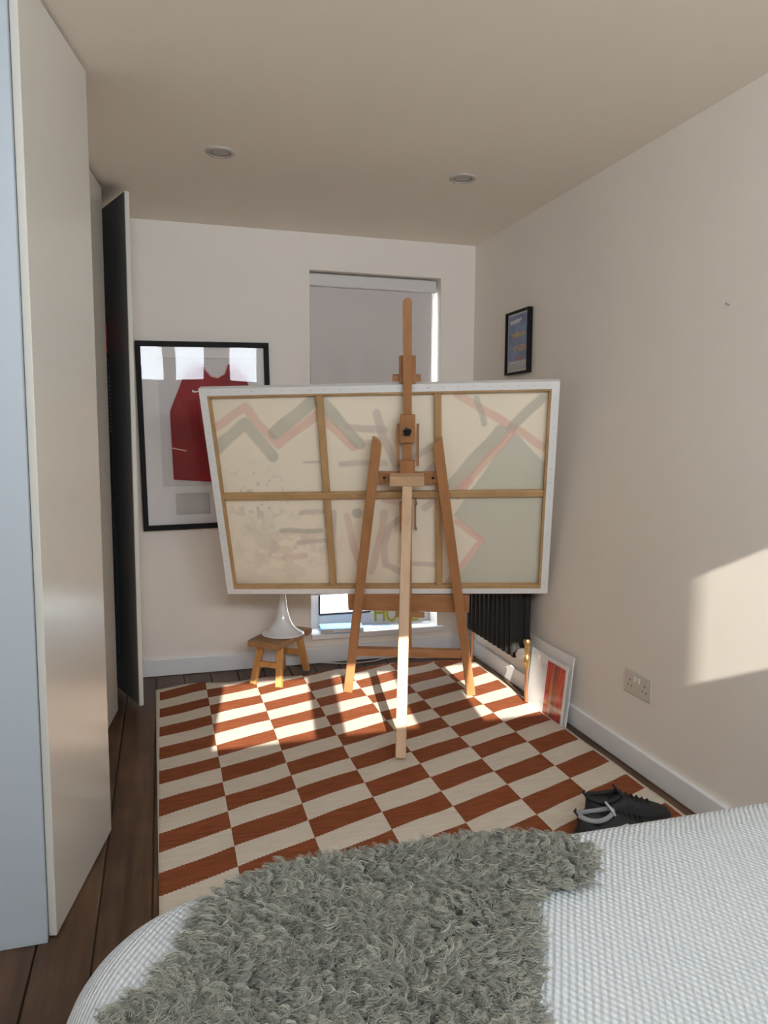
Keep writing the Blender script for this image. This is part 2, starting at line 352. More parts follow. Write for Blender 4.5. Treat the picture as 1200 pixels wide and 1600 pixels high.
# baseboards
def bb(name, lo, hi, label):
    return tag(B().box(lo, hi, .004, seg=2).out(name, 'trim'), label, 'baseboard', kind='structure')
bb('baseboard_back', (XL, YW-.017, 0.002), (XW, YW+.001, .092), 'white painted baseboard along the back wall under the window')
bb('baseboard_right', (XW-.017, YR, 0.002), (XW+.001, YW-.017, .088), 'white painted baseboard along the right wall')

# back window
wn = thing('window_1', (WX0, YW+.12, WZ0), 'tall white framed window half hidden behind the canvas', 'window', kind='structure')
fr_y0, fr_y1 = YW+.125, YW+.175
for lo, hi in (((WX0, WZ0+.0), (WX0+.07, WZ1)), ((WX1-.05, WZ0), (WX1, WZ1)), ((WX0+.07, WZ0), (WX1-.05, WZ0+.075)), ((WX0+.07, WZ1-.06), (WX1-.05, WZ1)), ((WX0+.07, 1.18), (WX1-.05, 1.24))):
    B().box((lo[0], fr_y0, lo[1]), (hi[0], fr_y1, hi[1]), .006).out('frame_bar', 'frame_white', wn)
for z0, z1 in ((WZ0+.075, 1.18), (1.24, WZ1-.06)):
    p = B().box((WX0+.07, YW+.146, z0), (WX1-.05, YW+.152, z1)).out('pane', 'glass', wn)
    g = B()
    for lo, hi in (((WX0+.07, z0), (WX1-.05, z0+.007)), ((WX0+.07, z0+.007), (WX0+.076, z1))): g.box((lo[0], fr_y0-.003, lo[1]), (hi[0], fr_y0+.02, hi[1]))
    g.out('gasket', 'knob', wn)
B().box((WX0-.0, YW-.03, WZ0-.024), (WX1+.035, YW+.125, WZ0+.004), .004, seg=2).out('window_sill', 'trim', wn)
# rear windows
for k, (a, b) in enumerate(REAR):
    wn = thing('window_%d' % (k+2), ((a+b)/2, YR-.08, RZ0), 'high white framed window in the wall behind the bed, %s from the wardrobe side' % ('first', 'second', 'third', 'fourth')[k], 'window', kind='structure')
    t = .014
    for lo, hi in (((a, RZ0), (a+t, RZ1)), ((b-t, RZ0), (b, RZ1)), ((a+t, RZ0), (b-t, RZ0+t)), ((a+t, RZ1-t), (b-t, RZ1))):
        B().box((lo[0], YR-.09, lo[1]), (hi[0], YR-.06, hi[1]), .002).out('frame_bar', 'frame_white', wn)
    B().box((a+t, YR-.078, RZ0+t), (b-t, YR-.072, RZ1-t)).out('pane', 'glass', wn)

# downlights
for x, lab in ((.234, 'round recessed ceiling downlight nearer the wardrobe'), (1.193, 'round recessed ceiling downlight nearer the right wall')):
    t = thing('downlight', (x, 2.952, H), lab, 'downlight', 'recessed ceiling lights')
    B().lathe([(.040, -.002), (.042, -.006), (.050, -.006), (.055, -.003), (.056, .0), (.04, .0)], (x, 2.952, H), 36).out('bezel', 'bezel', t, True)
    B().lathe([(.0005, -.0015), (.025, -.0015), (.040, -.003), (.040, .0), (.0005, .0)], (x, 2.952, H), 36).out('lens', mat('downlight_lens', (.30, .285, .26), .5) if 'downlight_lens' not in bpy.data.materials else bpy.data.materials['downlight_lens'], t, True)

# ------------------------------------------------------------------ wardrobe
wd = thing('wardrobe', (-.6, 2.9, 0), 'tall white built-in wardrobe with doors ajar along the left side', 'wardrobe')
B().box((XL+.005, 1.895, .0), (-.298, 1.915, 2.272), .0015).out('end_panel', mat('panel_sky_tint', (.44, .495, .55), .45), wd)  # bluish sky light is put into this end panel's colour
B().box((XL+.005, 3.925, .0), (-.31, 3.945, 2.272)).out('end_panel', 'lam', wd)
B().box((XL+.005, 2.925, .03), (-.32, 2.943, 2.24)).out('divider', 'lining', wd)
B().box((XL+.004, 1.916, .03), (XL+.012, 3.924, 2.25)).out('back_panel', 'lining', wd)
B().box((XL+.013, 1.916, 2.25), (-.30, 3.924, 2.272)).out('top_panel', 'lam', wd)
B().box((XL+.013, 1.916, .001), (-.32, 3.924, .03)).out('plinth', 'lam', wd)
def door(hx, hy, ang, length, sgn, z0, z1):
    """door leaf: hinge point, opening angle, sgn=+1 leaf runs towards +y"""
    d = Vector((math.sin(ang), sgn*math.cos(ang), 0)); n = Vector((math.cos(ang), -sgn*math.sin(ang), 0))
    A = Matrix(((d.x, n.x, 0, hx), (d.y, n.y, 0, hy), (0, 0, 1, 0), (0, 0, 0, 1)))
    o = B(A).box((0, 0, z0), (length, .019, z1), .0015).out('door', 'lam', wd)
    l = B(A).box((.004, -.0025, z0+.004), (length-.003, .0, z1-.004)).out('lining', 'lining', None)
    l.parent = o
    return A
door(-.298, 1.917, R(11.3), .505, 1, .004, 2.27)
door(-.298, 2.925, 0, .49, -1, .004, 2.262)
door(-.298, 2.945, R(7.3), .512, 1, .02, 2.262)
AD = door(-.298, 3.922, R(20.3), .507, -1, .03, 2.255)
# clothes hung inside the open door
def garment(name, f0, f1, z0, z1, th, m, label, cat, shoulder=.06, seed=0):
    """soft hanging cloth against the door lining, lofted from horizontal rings"""
    n, L = 24, 14; V = []; F = []; cx = (f0+f1)/2; hw = (f1-f0)/2
    for i in range(L+1):
        t = i/L; z = z1-(z1-z0)*t; sh = min(1, .35+.65*math.sqrt(min(1, t*(z1-z0)/shoulder)))
        for k in range(n):
            a = 2*math.pi*k/n; fold = 1+.12*math.sin(3*a+seed+2*t)*min(1, t*3)
            wv = (math.cos(a)*hw*sh*fold, -.006-th*.5*(1+math.sin(a)*(.55+.45*sh)*fold))
            V.append(AD @ Vector((cx+wv[0], wv[1], z)))
    for i in range(L):
        for k in range(n): F.append((i*n+k, i*n+(k+1) % n, (i+1)*n+(k+1) % n, (i+1)*n+k))
    F.append(tuple(range(n))); F.append(tuple(range(L*n, L*n+n))[::-1])
    me = bpy.data.meshes.new(name); me.from_pydata([v[:] for v in V], [], F); return tag(link(name, me, m, None, True), label, cat)
def dots_mat():
    m = mat('dark_spotted_cloth', (.012, .012, .014), .95); nt = m.node_tree; n = nt.nodes
    tc = n.new('ShaderNodeTexCoord'); v = n.new('ShaderNodeTexVoronoi'); v.inputs['Scale'].default_value = 55; v.inputs['Randomness'].default_value = .15; nt.links.new(tc.outputs['Object'], v.inputs['Vector'])
    lt = mth(nt, 'LESS_THAN', v.outputs['Distance'], .22); mx = n.new('ShaderNodeMixRGB'); mx.inputs[1].default_value = (.012, .012, .014, 1); mx.inputs[2].default_value = (.13, .11, .10, 1)
    nt.links.new(lt, mx.inputs[0]); nt.links.new(mx.outputs[0], n['Principled BSDF'].inputs['Base Color']); return m
M['dots'] = dots_mat()
garment('cap', .13, .305, 1.60, 1.76, .085, 'redcloth', 'dark red cap hanging inside the open wardrobe door', 'cap', .05)
garment('shirt', .12, .325, .98, 1.585, .045, 'dots', 'black spotted shirt hanging inside the wardrobe door below the red cap', 'shirt', .05, 1)
garment('trousers', .12, .31, .22, .965, .04, 'dot', 'black trousers hanging low inside the open wardrobe door', 'trousers', .03, 2)

# ------------------------------------------------------------------ roller blind
bl = thing('roller_blind', (1.11, YW+.07, 1.9), 'grey roller blind pulled down in the back window', 'blind')
B().box((WX0+.002, YW+.040, 2.022), (WX1-.010, YW+.105, 2.088), .012, seg=3).out('cassette', mat('blind_cassette', (.68, .66, .655), .5), bl)
B().box((.761, YW+.068, .38), (1.458, YW+.0695, 2.026)).out('fabric', 'blind', bl)
B().box((.761, YW+.063, .36), (1.458, YW+.0745, .384), .004).out('bottom_bar', 'metalwhite', bl)
ch = B()
for i in range(70):
    z = 1.98-i*.012
    ch.lathe([(.0004, -.0022), (.0016, -.0014), (.0022, 0), (.0016, .0014), (.0004, .0022)], (WX0+.012, YW+.035, z), 6)
    ch.lathe([(.0004, -.0022), (.0016, -.0014), (.0022, 0), (.0016, .0014), (.0004, .0022)], (WX0+.012, YW+.053, z), 6)
ch.tube([(WX0+.012, YW+.035, 1.14), (WX0+.012, YW+.035, 2.03)], .0006, 4); ch.tube([(WX0+.012, YW+.053, 1.14), (WX0+.012, YW+.053, 2.03)], .0006, 4)
tag(ch.out('bead_chain', 'metalwhite', bl), 'white bead chain')

# ------------------------------------------------------------------ things on the sill
bk = thing('book', (.93, 3.99, WZ0+.006), 'light blue covered book lying on the window sill', 'book')
rb = Matrix.Translation((.932, 3.985, WZ0+.006)) @ Matrix.Rotation(R(-7), 4, 'Z')
B(rb).box((-.118, -.055, .0), (.118, .07, .003), .001).out('cover', 'bluecover', bk)
B(rb).box((-.114, -.052, .003), (.114, .068, .020)).out('pages', 'paper', bk)
B(rb).box((-.118, -.055, .020), (.118, .07, .023), .001).out('cover', 'bluecover', bk)
B(rb).box((-.118, -.0565, .0), (-.05, -.0535, .022)).out('spine_label', 'greycard', bk)
tag(B(Matrix.Translation((1.02, 4.03, WZ0+.0045)) @ Matrix.Rotation(R(5), 4, 'Z')).box((-.21, -.07, 0), (.21, .045, .0012)).out('magazine', mat('pale_blue_print', (.50, .62, .80), .3, var=.2, vscale=20)), 'thin pale blue magazine under the book on the sill', 'magazine')
hs = thing('home_sign', (1.28, 4.05, WZ0+.006), 'white card sign with lime hand lettering standing on the sill', 'sign')
hm = Matrix.Translation((1.275, 4.055, WZ0+.0065)) @ Matrix.Rotation(R(-3), 4, 'Z') @ Matrix.Rotation(R(-6), 4, 'X')
B(hm).box((-.15, 0, 0), (.15, .006, .13), .001).out('card', 'paper', hs)
def stroke(b, pts, wd_, y=-.0012):
    for (ax, az), (bx, bz) in zip(pts, pts[1:]):
        b.beam((ax, y, az), (bx, y, bz), wd_, .0018, (1, 0, 0) if abs(bz-az) > abs(bx-ax) else (0, 0, 1), 0)
LET = {'H': [[(-.125, .018), (-.128, .108)], [(-.075, .016), (-.077, .108)], [(-.128, .066), (-.075, .063)]],
       'O': [[(-.03+.028*math.cos(a), .06+.044*math.sin(a)) for a in np.linspace(0, 2*math.pi, 17)]],
       'M': [[(.016, .018), (.020, .106), (.043, .05), (.066, .106), (.070, .018)]],
       'E': [[(.125, .108), (.088, .106), (.088, .016), (.128, .018)], [(.088, .062), (.118, .062)]]}
for ch_, ss in LET.items():
    b = B(hm)
    for st in ss: stroke(b, st, .0125)
    b.out('letter', 'lime', hs)

# ------------------------------------------------------------------ rug
RN = (110, 150)
def rug_pos(u, v):
    x0, x1 = -.047, 1.624; x = x0+(x1-x0)*u
    far = 3.722+.062*(x+.05)-np.clip(x-1.36, 0, 1)**2*1.9+.010*np.sin(x*7.1+.6)+.007*np.sin(x*17)
    near = 1.33
    y = near+(far-near)*v
    xx = x-(y-2.9)*.012*(1-u)*1.0
    lift = .0075+.006*np.clip((v-.9)*10, 0, 1)*(np.sin(x*9+.3)**2)+.0015*np.sin(x*13+y*5)+.001*np.sin(y*19-x*4)
    return np.stack([xx, y, np.maximum(lift, .005)], 1)
rg = grid_paint('rug', RN[0], RN[1], rug_pos, lambda u, v: np.ones((len(u), 3)), 'rug', None, True)
sm = rg.modifiers.new('thickness', 'SOLIDIFY'); sm.thickness = .0045; sm.offset = -1
tag(rg, 'flat woven rug with rust red and cream slanted checks', 'rug')

# ------------------------------------------------------------------ easel
EM = Vector((1.116, 3.343, 0)); er = Vector((.9405, -.3398, 0)); ef = Vector((.3398, .9405, 0)); TL = R(18.8)
eu = Vector((0, 0, math.cos(TL)))-ef*math.sin(TL); en = er.cross(eu)      # en points back towards the bed
EA = Matrix(((er.x, eu.x, en.x, EM.x), (er.y, eu.y, en.y, EM.y), (er.z, eu.z, en.z, EM.z), (0, 0, 0, 1)))   # (across, along mast, towards bed)
def P(a, s, n=0.0): return EA @ Vector((a, s, n))
es = thing('easel', EM, 'wooden A-frame studio easel seen from behind on the rug', 'easel')
RZ = .0105
def easel_leg(sx):
    # foot on the rug, leaning in to a rounded top
    foot = P(sx*.296, .006); foot.z = RZ+.001
    p = P(-.129 if sx < 0 else .1145, 1.305)
    return B().beam(foot, p, .042, .026, er, .003, 'l' if sx > 0 else 'r').out('leg', 'easel_z', es)
easel_leg(-1); easel_leg(1)
foot = EM+er*-.0125+ef*-.748; foot.z = RZ+.003
B().beam(foot, P(-.006, 1.118, .040), .041, .024, er, .003).out('prop_leg', 'easel_pale', es)
B(EA).box((-.079, 1.112, .014), (.064, 1.155, .062), .003).out('hinge_block', 'easel_palex', es)
B(EA).box((-.128, 1.096, -.030), (.122, 1.146, -.013), .002).out('upper_crossbar', 'easel_x', es)
for a in (-.105, .1):
    B(EA).lathe([(.0005, 0), (.006, 0), (.006, .003), (.0005, .004)], (a, 1.122, -.013), 10).out('screw', 'knob', es)
B(EA).lathe([(.0005, 0), (.0055, 0), (.0055, .003), (.0005, .004)], (-.008, 1.098, .0505), 10).out('screw', 'steel', es)
MX = -.0065
B().beam(P(MX, .235, -.022), P(MX, 1.858, -.022), .035, .020, er, .002, 'full').out('mast', 'easel_z', es)
# mast head clamp over the canvas
B(EA).box((-.041, 1.520, -.052), (.027, 1.632, -.034), .004).out('top_clamp', 'easel_z', es)
B(EA).box((-.068, 1.524, -.075), (.047, 1.549, -.053), .002).out('clamp_bar', 'easel_x', es)
# sliding block with star knob
B(EA).box((-.036, 1.285, -.010), (.026, 1.402, .012), .003).out('slide_block', 'easel_z', es)
star = []
for i in range(10):
    a = math.pi/2+i*math.pi/5; r = .0185 if i % 2 == 0 else .0115; star.append((-.006+r*math.cos(a), 1.337+r*math.sin(a)))
sk_ = B(EA).prism(star, .018, .034, bev=.003).out('star_knob', 'knob', es)
B(EA).lathe([(.0005, .0115), (.008, .0115), (.008, .019), (.0005, .019)], (-.006, 1.337, 0), 14).out('knob_bolt', 'steel', sk_)
for a in (-.050, .032):
    B(EA).box((a-.0015, 1.175, -.030), (a+.0095, 1.355, -.008), .001).out('slide_rail', 'easel_z', es)
B(EA).box((-.038, 1.150, -.011), (.024, 1.204, .010), .002).out('stop_block', 'easel_z', es)
# canvas tray and lower bars
B(EA).box((-.284, .448, -.048), (.274, .537, -.034), .002).out('tray_back', 'easel_x', es)
B(EA).box((-.284, .521, -.110), (.274, .534, -.049), .002).out('tray_shelf', 'easel_x', es)
B(EA).box((-.250, .225, -.012), (.242, .268, .012), .002).out('lower_crossbar', 'easel_x', es)
for a, s in ((.030, 1.005), (.030, .885), (-.037, .880), (-.020, .452), (.026, .452), (.045, .455)):
    B(EA).lathe([(.0005, -.028), (.0035, -.028), (.0035, -.010), (.006, -.010), (.006, -.005), (.0005, -.005)], (a, s, .0), 8).out('bolt', 'steel', es)
B(EA).box((-.042, .875, -.036), (-.034, 1.0, -.018), .001).out('guide_strip', 'easel_z', es)
B(EA).box((.022, .875, -.036), (.030, 1.02, -.018), .001).out('guide_strip', 'easel_z', es)
B(EA).box((-.06, .440, -.012), (.07, .462, .004), .002).out('tray_clamp', 'easel_x', es)

# ------------------------------------------------------------------ canvas
CA = EA @ Matrix.Translation((-.1215, 1.028, -.0345)) @ Matrix.Rotation(R(1.3), 4, 'Z')
CW, CH, CT = 1.461, .972, .034
cv = thing('canvas', CA @ Vector((0, -CH/2, 0)), 'large stretched canvas seen from the back, resting on the easel', 'canvas')
STROKES = [('p', 0.039, [(-0.702, 0.302), (-0.555, 0.397), (-0.431, 0.227), (-0.251, 0.363), (-0.113, 0.215)]), ('g', 0.053, [(-0.693, 0.217), (-0.556, 0.325), (-0.463, 0.177)]), ('g', 0.056, [(-0.44, 0.277), (-0.252, 0.431)]), ('g', 0.053, [(-0.234, 0.417), (-0.086, 0.228)]), ('m', 0.011, [(-0.329, 0.146), (-0.254, 0.145)]), ('m', 0.027, [(-0.165, 0.136), (0.018, 0.141)]), ('m', 0.031, [(-0.135, 0.306), (0.024, 0.289)]), ('m', 0.034, [(-0.007, 0.359), (0.022, 0.248), (0.071, 0.118)]), ('m', 0.031, [(0.085, 0.133), (0.234, 0.216)]), ('r', 0.029, [(-0.006, 0.039), (0.068, -0.007)]), ('m', 0.029, [(0.137, 0.044), (0.233, 0.131)]), ('p', 0.036, [(0.326, 0.44), (0.695, 0.195)]), ('g', 0.027, [(0.409, 0.418), (0.433, 0.31)]), ('g', 0.041, [(0.664, 0.413), (0.548, 0.28)]), ('g', 0.065, [(0.503, 0.267), (0.314, 0.042)]), ('p', 0.034, [(0.549, 0.26), (0.334, 0.02)]), ('p', 0.029, [(0.321, -0.139), (0.44, -0.233), (0.286, -0.439)]), ('m', 0.024, [(-0.363, -0.094), (-0.242, -0.087)]), ('g', 0.024, [(-0.456, -0.18), (-0.278, -0.182)]), ('m', 0.022, [(-0.383, -0.243), (-0.26, -0.231)]), ('r', 0.027, [(-0.425, -0.308), (-0.359, -0.308)]), ('m', 0.024, [(-0.214, -0.087), (-0.235, -0.408)]), ('d', 0.048, [(-0.111, -0.091), (-0.108, -0.091)]), ('r', 0.031, [(-0.156, -0.103), (-0.133, -0.261), (-0.098, -0.425)]), ('r', 0.031, [(0.009, -0.097), (-0.033, -0.278), (-0.06, -0.392)]), ('m', 0.031, [(0.078, -0.121), (0.023, -0.167), (-0.005, -0.262), (0.007, -0.351), (0.078, -0.389)]), ('m', 0.024, [(0.129, -0.347), (0.236, -0.352)]), ('m', 0.031, [(0.19, -0.076), (0.239, -0.016)]), ('r', 0.027, [(0.011, -0.036), (0.08, -0.045)]), ('p', 0.029, [(0.328, -0.017), (0.381, 0.056)])]
BIG = [(0.562, 0.266), (0.712, 0.109), (0.723, -0.477), (0.286, -0.476), (0.447, -0.241), (0.307, -0.108), (0.486, 0.17)]
PC = {'p': (.76, .46, .37), 'r': (.72, .52, .43), 'm': (.60, .51, .45), 'g': (.46, .45, .37), 'd': (.40, .41, .36)}
def canvas_col(u, v):
    x = (u-.5)*(CW-.02); y = (v-.5)*(CH-.02); wx = x+(vnoise(x+2, y+2, 12, 3)-.5)*.012; wy = y+(vnoise(x+2, y+2, 12, 4)-.5)*.012
    c = np.tile(np.array([.90, .815, .66]), (len(x), 1)); c *= (1+.05*(vnoise(x+3, y+3, 5, 1)-.5))[:, None]
    def over(cc, a): c[:] = c*(1-a[:, None])+np.array(cc)*a[:, None]
    over((.58, .58, .49), .8*inpoly(wx, wy, BIG).astype(float))
    over((.52, .50, .42), .30*np.clip((vnoise(x+5, y+5, 18, 8)+.5*vnoise(x+5, y+5, 50, 18)-.7)*5, 0, 1)*np.clip(1-np.hypot((x+.45)/.30, (y+.27)/.24), 0, 1)*1.4)
    over((.62, .46, .38), .28*np.clip((vnoise(x+7, y+5, 26, 9)+.5*vnoise(x+5, y+5, 60, 19)-.75)*5, 0, 1)*np.clip(1-np.hypot((x+.42)/.30, (y+.25)/.22), 0, 1)*1.4)
    over((.40, .39, .35), .5*(vnoise(x+9, y+5, 60, 11) > .72)*np.clip(1-np.hypot((x+.55)/.2, (y+.02)/.2), 0, 1))
    over((.36, .37, .31), .30*np.clip((-.38-y)/.07, 0, 1)*(x < -.2)*vnoise(x+3, y+3, 9, 6))
    for k, wdt, pts in STROKES:
        d = segd(wx, wy, pts); a = np.clip((wdt/2-d)/.007+.5, 0, 1)*(.50+.2*vnoise(x+4, y+4, 14, 5)); over(PC[k], a)
    return c
def canvas_pos(u, v):
    x = (u-.5)*(CW-.02); y = (v-.5)*(CH-.02); A = np.array(CA)
    p = np.stack([x, y, np.full_like(x, -CT+.003), np.ones_like(x)], 1); return (p @ A.T)[:, :3]
cs = grid_paint('canvas_sheet', 420, 280, canvas_pos, canvas_col, attr_mat('unprimed_linen', .95, .1, .35, 500), cv)
# painted face turned to the window, a second sheet just in front
B(CA).box((-CW/2, -CH/2, -CT-.0015), (CW/2, CH/2, -CT+.0015)).out('painted_face', mat('painted_front', (.62, .52, .42), .6, var=.3, vscale=3), cv)
bw = .040
for lo, hi, m in (((-CW/2+.002, -CH/2+.002), (CW/2-.002, -CH/2+bw), 'pine_x'), ((-CW/2+.002, CH/2-bw), (CW/2-.002, CH/2-.002), 'pine_x'),
                  ((-CW/2+.002, -CH/2+bw), (-CW/2+bw, CH/2-bw), 'pine_z'), ((CW/2-bw, -CH/2+bw), (CW/2-.002, CH/2-bw), 'pine_z')):
    B(CA).box((*lo, -CT+.006), (*hi, -.002), .002).out('stretcher_bar', m, cv)
for x0 in (-.2365, .247):
    for y0, y1 in ((-CH/2+bw, -.0145), (.0145, CH/2-bw)):
        B(CA).box((x0-.0145, y0, -.026), (x0+.0145, y1, -.003), .003).out('cross_bar', 'pine_z', cv)
B(CA).box((-CW/2+bw, -.0143, -.026), (CW/2-bw, .0143, -.002), .003).out('cross_bar', 'pine_x', cv)
fold = .030; fm = mat('primed_canvas', (.80, .80, .79), .8, bump=.3, bscale=120)
for k, (lo, hi) in enumerate((((-CW/2, CH/2-fold), (CW/2, CH/2)), ((-CW/2, -CH/2), (CW/2, -CH/2+fold*.8)), ((-CW/2, -CH/2+fold*.8), (-CW/2+fold, CH/2-fold)), ((CW/2-fold, -CH/2+fold*.8), (CW/2, CH/2-fold)))):
    b = B(CA).box((*lo, -.002), (*hi, .0008))
    if k == 0: b.box((-CW/2-.001, CH/2-.001, -CT), (CW/2+.001, CH/2+.001, .0008))
    if k == 1: b.box((-CW/2-.001, -CH/2-.001, -CT), (CW/2+.001, -CH/2+.001, .0008))
    if k == 2: b.box((-CW/2-.001, -CH/2, -CT), (-CW/2+.001, CH/2, .0008))
    if k == 3: b.box((CW/2-.001, -CH/2, -CT), (CW/2+.001, CH/2, .0008))
    b.out('folded_edge', fm, cv)
sb = B(CA)
for i in range(24):
    for y in (CH/2-.014, -CH/2+.012): sb.box((-CW/2+.04+i*.06-.005, y-.001, .0008), (-CW/2+.04+i*.06+.005, y+.001, .0018))
for i in range(15):
    for x in (-CW/2+.014, CW/2-.014): sb.box((x-.001, -CH/2+.05+i*.061-.005, .0008), (x+.001, -CH/2+.05+i*.061+.005, .0018))
tag(sb.out('staples', 'steel', cv), 'steel staples along the folded edge', kind='stuff')

# ------------------------------------------------------------------ framed jersey on the back wall
FW, FH = .652, .938
FA = Matrix.Translation((.2205, YW-.001, 1.2335)) @ Matrix.Rotation(R(-1.1), 4, 'Y') @ Matrix.Rotation(R(90), 4, 'X')   # local x right, y up, z towards the room
fj = thing('framed_jersey', FA @ Vector((0, -FH/2, 0)), 'black box frame holding a red sports jersey on the back wall', 'picture frame')
t, dp = .026, .034
for lo, hi in (((-FW/2, FH/2-t), (FW/2, FH/2)), ((-FW/2, -FH/2), (FW/2, -FH/2+t)), ((-FW/2, -FH/2+t), (-FW/2+t, FH/2-t)), ((FW/2-t, -FH/2+t), (FW/2, FH/2-t))):
    B(FA).box((*lo, .001), (*hi, dp), .0015).out('frame_rail', 'black', fj)
def fx(zx): return -FW/2+(zx-45)/825*FW
def fy(zy): return FH/2-(zy-125)/1185*FH
B(FA).box((-FW/2+t, -FH/2+t, .002), (FW/2-t, FH/2-t, .006)).out('backing', mat('recess_shade_mat', (.70, .67, .67), .9, spec=.1), fj)  # shade of the recess is put into the backing's darker tone
# raised mat with an opening for the jersey and one for the card
x0, x1, y0, y1 = fx(175), fx(790), fy(1035), fy(225)
mt = B(FA)
cx0, cx1, cy0, cy1 = fx(250), fx(465), fy(1218), fy(1080)
for lo, hi in (((-FW/2+t, y1), (FW/2-t, FH/2-t)), ((-FW/2+t, y0), (x0, y1)), ((x1, y0), (FW/2-t, y1)), ((-FW/2+t, cy1), (FW/2-t, y0)), ((-FW/2+t, -FH/2+t), (FW/2-t, cy0)), ((-FW/2+t, cy0), (cx0, cy1)), ((cx1, cy0), (FW/2-t, cy1))):
    mt.box((*lo, .0062), (*hi, .0175))
mt.out('mat_board', 'mat', fj)
B(FA).box((cx0+.001, cy0+.001, .0063), (cx1-.001, cy1-.001, .0072)).out('caption_card', 'greycard', fj)
jl = [(243, 990), (238, 560), (262, 500), (300, 410), (345, 300), (400, 268), (455, 262)]
neck = [(470, 300), (500, 335), (540, 345), (585, 320), (607, 262)]
jr = [(660, 270), (715, 330), (745, 420), (770, 520), (775, 600), (772, 1015), (520, 1016), (400, 1005)]
jp = [(fx(a), fy(b)) for a, b in jl+neck+jr]
js = B(FA).prism(jp[::-1], .0063, .0105).out('jersey', 'jersey', fj)
B(FA).tube([(fx(a), fy(b), .0112) for a, b in [(455, 262), (470, 300), (500, 338), (540, 348), (585, 322), (607, 262)]], .0035, 6).out('collar_trim', mat('pink_trim', (.75, .5, .47), .7), js)
B(FA).prism([(fx(a), fy(b)) for a, b in [(383, 424), (378, 430), (385, 440), (400, 441), (440, 428), (404, 432), (391, 432)]][::-1], .0105, .0113).out('tick_mark', 'paper', js)
B(FA).beam((fx(243), fy(790), .011), (fx(330), fy(810), .011), .0055, .0012, (0, 1, 0), 0).out('side_flash', mat('pink_flash', (.8, .6, .55), .7), js)
B(FA).beam((fx(400), fy(470), .0108), (fx(428), fy(800), .0108), .003, .0008, (1, 0, 0), 0).out('seam', mat('dark_seam', (.12, .005, .01), .8), js)
B(FA).box((-FW/2+t, -FH/2+t, .024), (FW/2-t, FH/2-t, .026)).out('glazing', 'picglass', fj)

# ------------------------------------------------------------------ small framed poster on the right wall
PY0, PY1, PZ0, PZ1 = 3.506, 3.262, 1.543, 1.845     # left (far) to right (near)
pw, ph = PY0-PY1, PZ1-PZ0
PA = Matrix(((0, 0, -1, XW-.001), (-1, 0, 0, (PY0+PY1)/2), (0, 1, 0, (PZ0+PZ1)/2), (0, 0, 0, 1)))
fp = thing('framed_poster', (XW-.001, (PY0+PY1)/2, PZ0), 'small black framed blue poster on the right wall', 'picture frame')
t = .010
for lo, hi in (((-pw/2, ph/2-t), (pw/2, ph/2)), ((-pw/2, -ph/2), (pw/2, -ph/2+t)), ((-pw/2, -ph/2+t), (-pw/2+t, ph/2-t)), ((pw/2-t, -ph/2+t), (pw/2, ph/2-t))):
    B(PA).box((*lo, .001), (*hi, .026), .001).out('frame_rail', 'black', fp)
def poster_col(u, v):
    c = np.tile(np.array([.19, .27, .48]), (len(u), 1)); c *= (1+.5*(vnoise(u+1, v+1, 7, 2)-.5))[:, None]
    def over(cc, a): c[:] = c*(1-a[:, None])+np.array(cc)*a[:, None]
    n = vnoise(u+2, v+2, 30, 5)
    over((.55, .55, .56), (v < .19).astype(float)); over((.40, .40, .42), ((v < .10) & (n > .5)).astype(float)*.5)
    over((.75, .75, .74), (segd(u, v, [(.12, .86), (.62, .88)]) < .022).astype(float)*(n > .25))
    over((.70, .70, .70), (segd(u, v, [(.12, .83), (.55, .845)]) < .012).astype(float))
    d = np.hypot((u-.5)/.34, (v-.635)/.045); over((.62, .50, .12), ((d < 1) & (n > .35)).astype(float)); over((.45, .14, .08), ((d < 1) & (n > .68)).astype(float))
    d = np.hypot((u-.55)/.36, (v-.40)/.055); over((.60, .42, .16), ((d < 1) & (n > .42)).astype(float)); over((.55, .16, .14), ((d < 1) & (n > .7)).astype(float))
    over((.30, .22, .14), (segd(u, v, [(.52, .20), (.52, .60)]) < .018).astype(float)*.8)
    over((.50, .15, .10), (segd(u, v, [(.38, .22), (.68, .23)]) < .02).astype(float))
    over((.70, .70, .70), (segd(u, v, [(.1, .16), (.6, .175)]) < .012).astype(float))
    e = np.minimum(np.minimum(u, 1-u)/1.0, np.minimum(v, 1-v)*1.2); over((.72, .71, .69), (e < .035).astype(float)); return c
def poster_pos(u, v):
    p = np.stack([(u-.5)*(pw-2*t), (v-.5)*(ph-2*t), np.full_like(u, .014), np.ones_like(u)], 1); return (p @ np.array(PA).T)[:, :3]
grid_paint('poster_print', 80, 110, poster_pos, poster_col, attr_mat('poster_ink', .5, .4), fp)
B(PA).box((-pw/2+t, -ph/2+t, .010), (pw/2-t, ph/2-t, .0135)).out('backing', 'mat', fp)
B(PA).box((-pw/2+t, -ph/2+t, .019), (pw/2-t, ph/2-t, .0205)).out('glazing', 'picglass', fp)

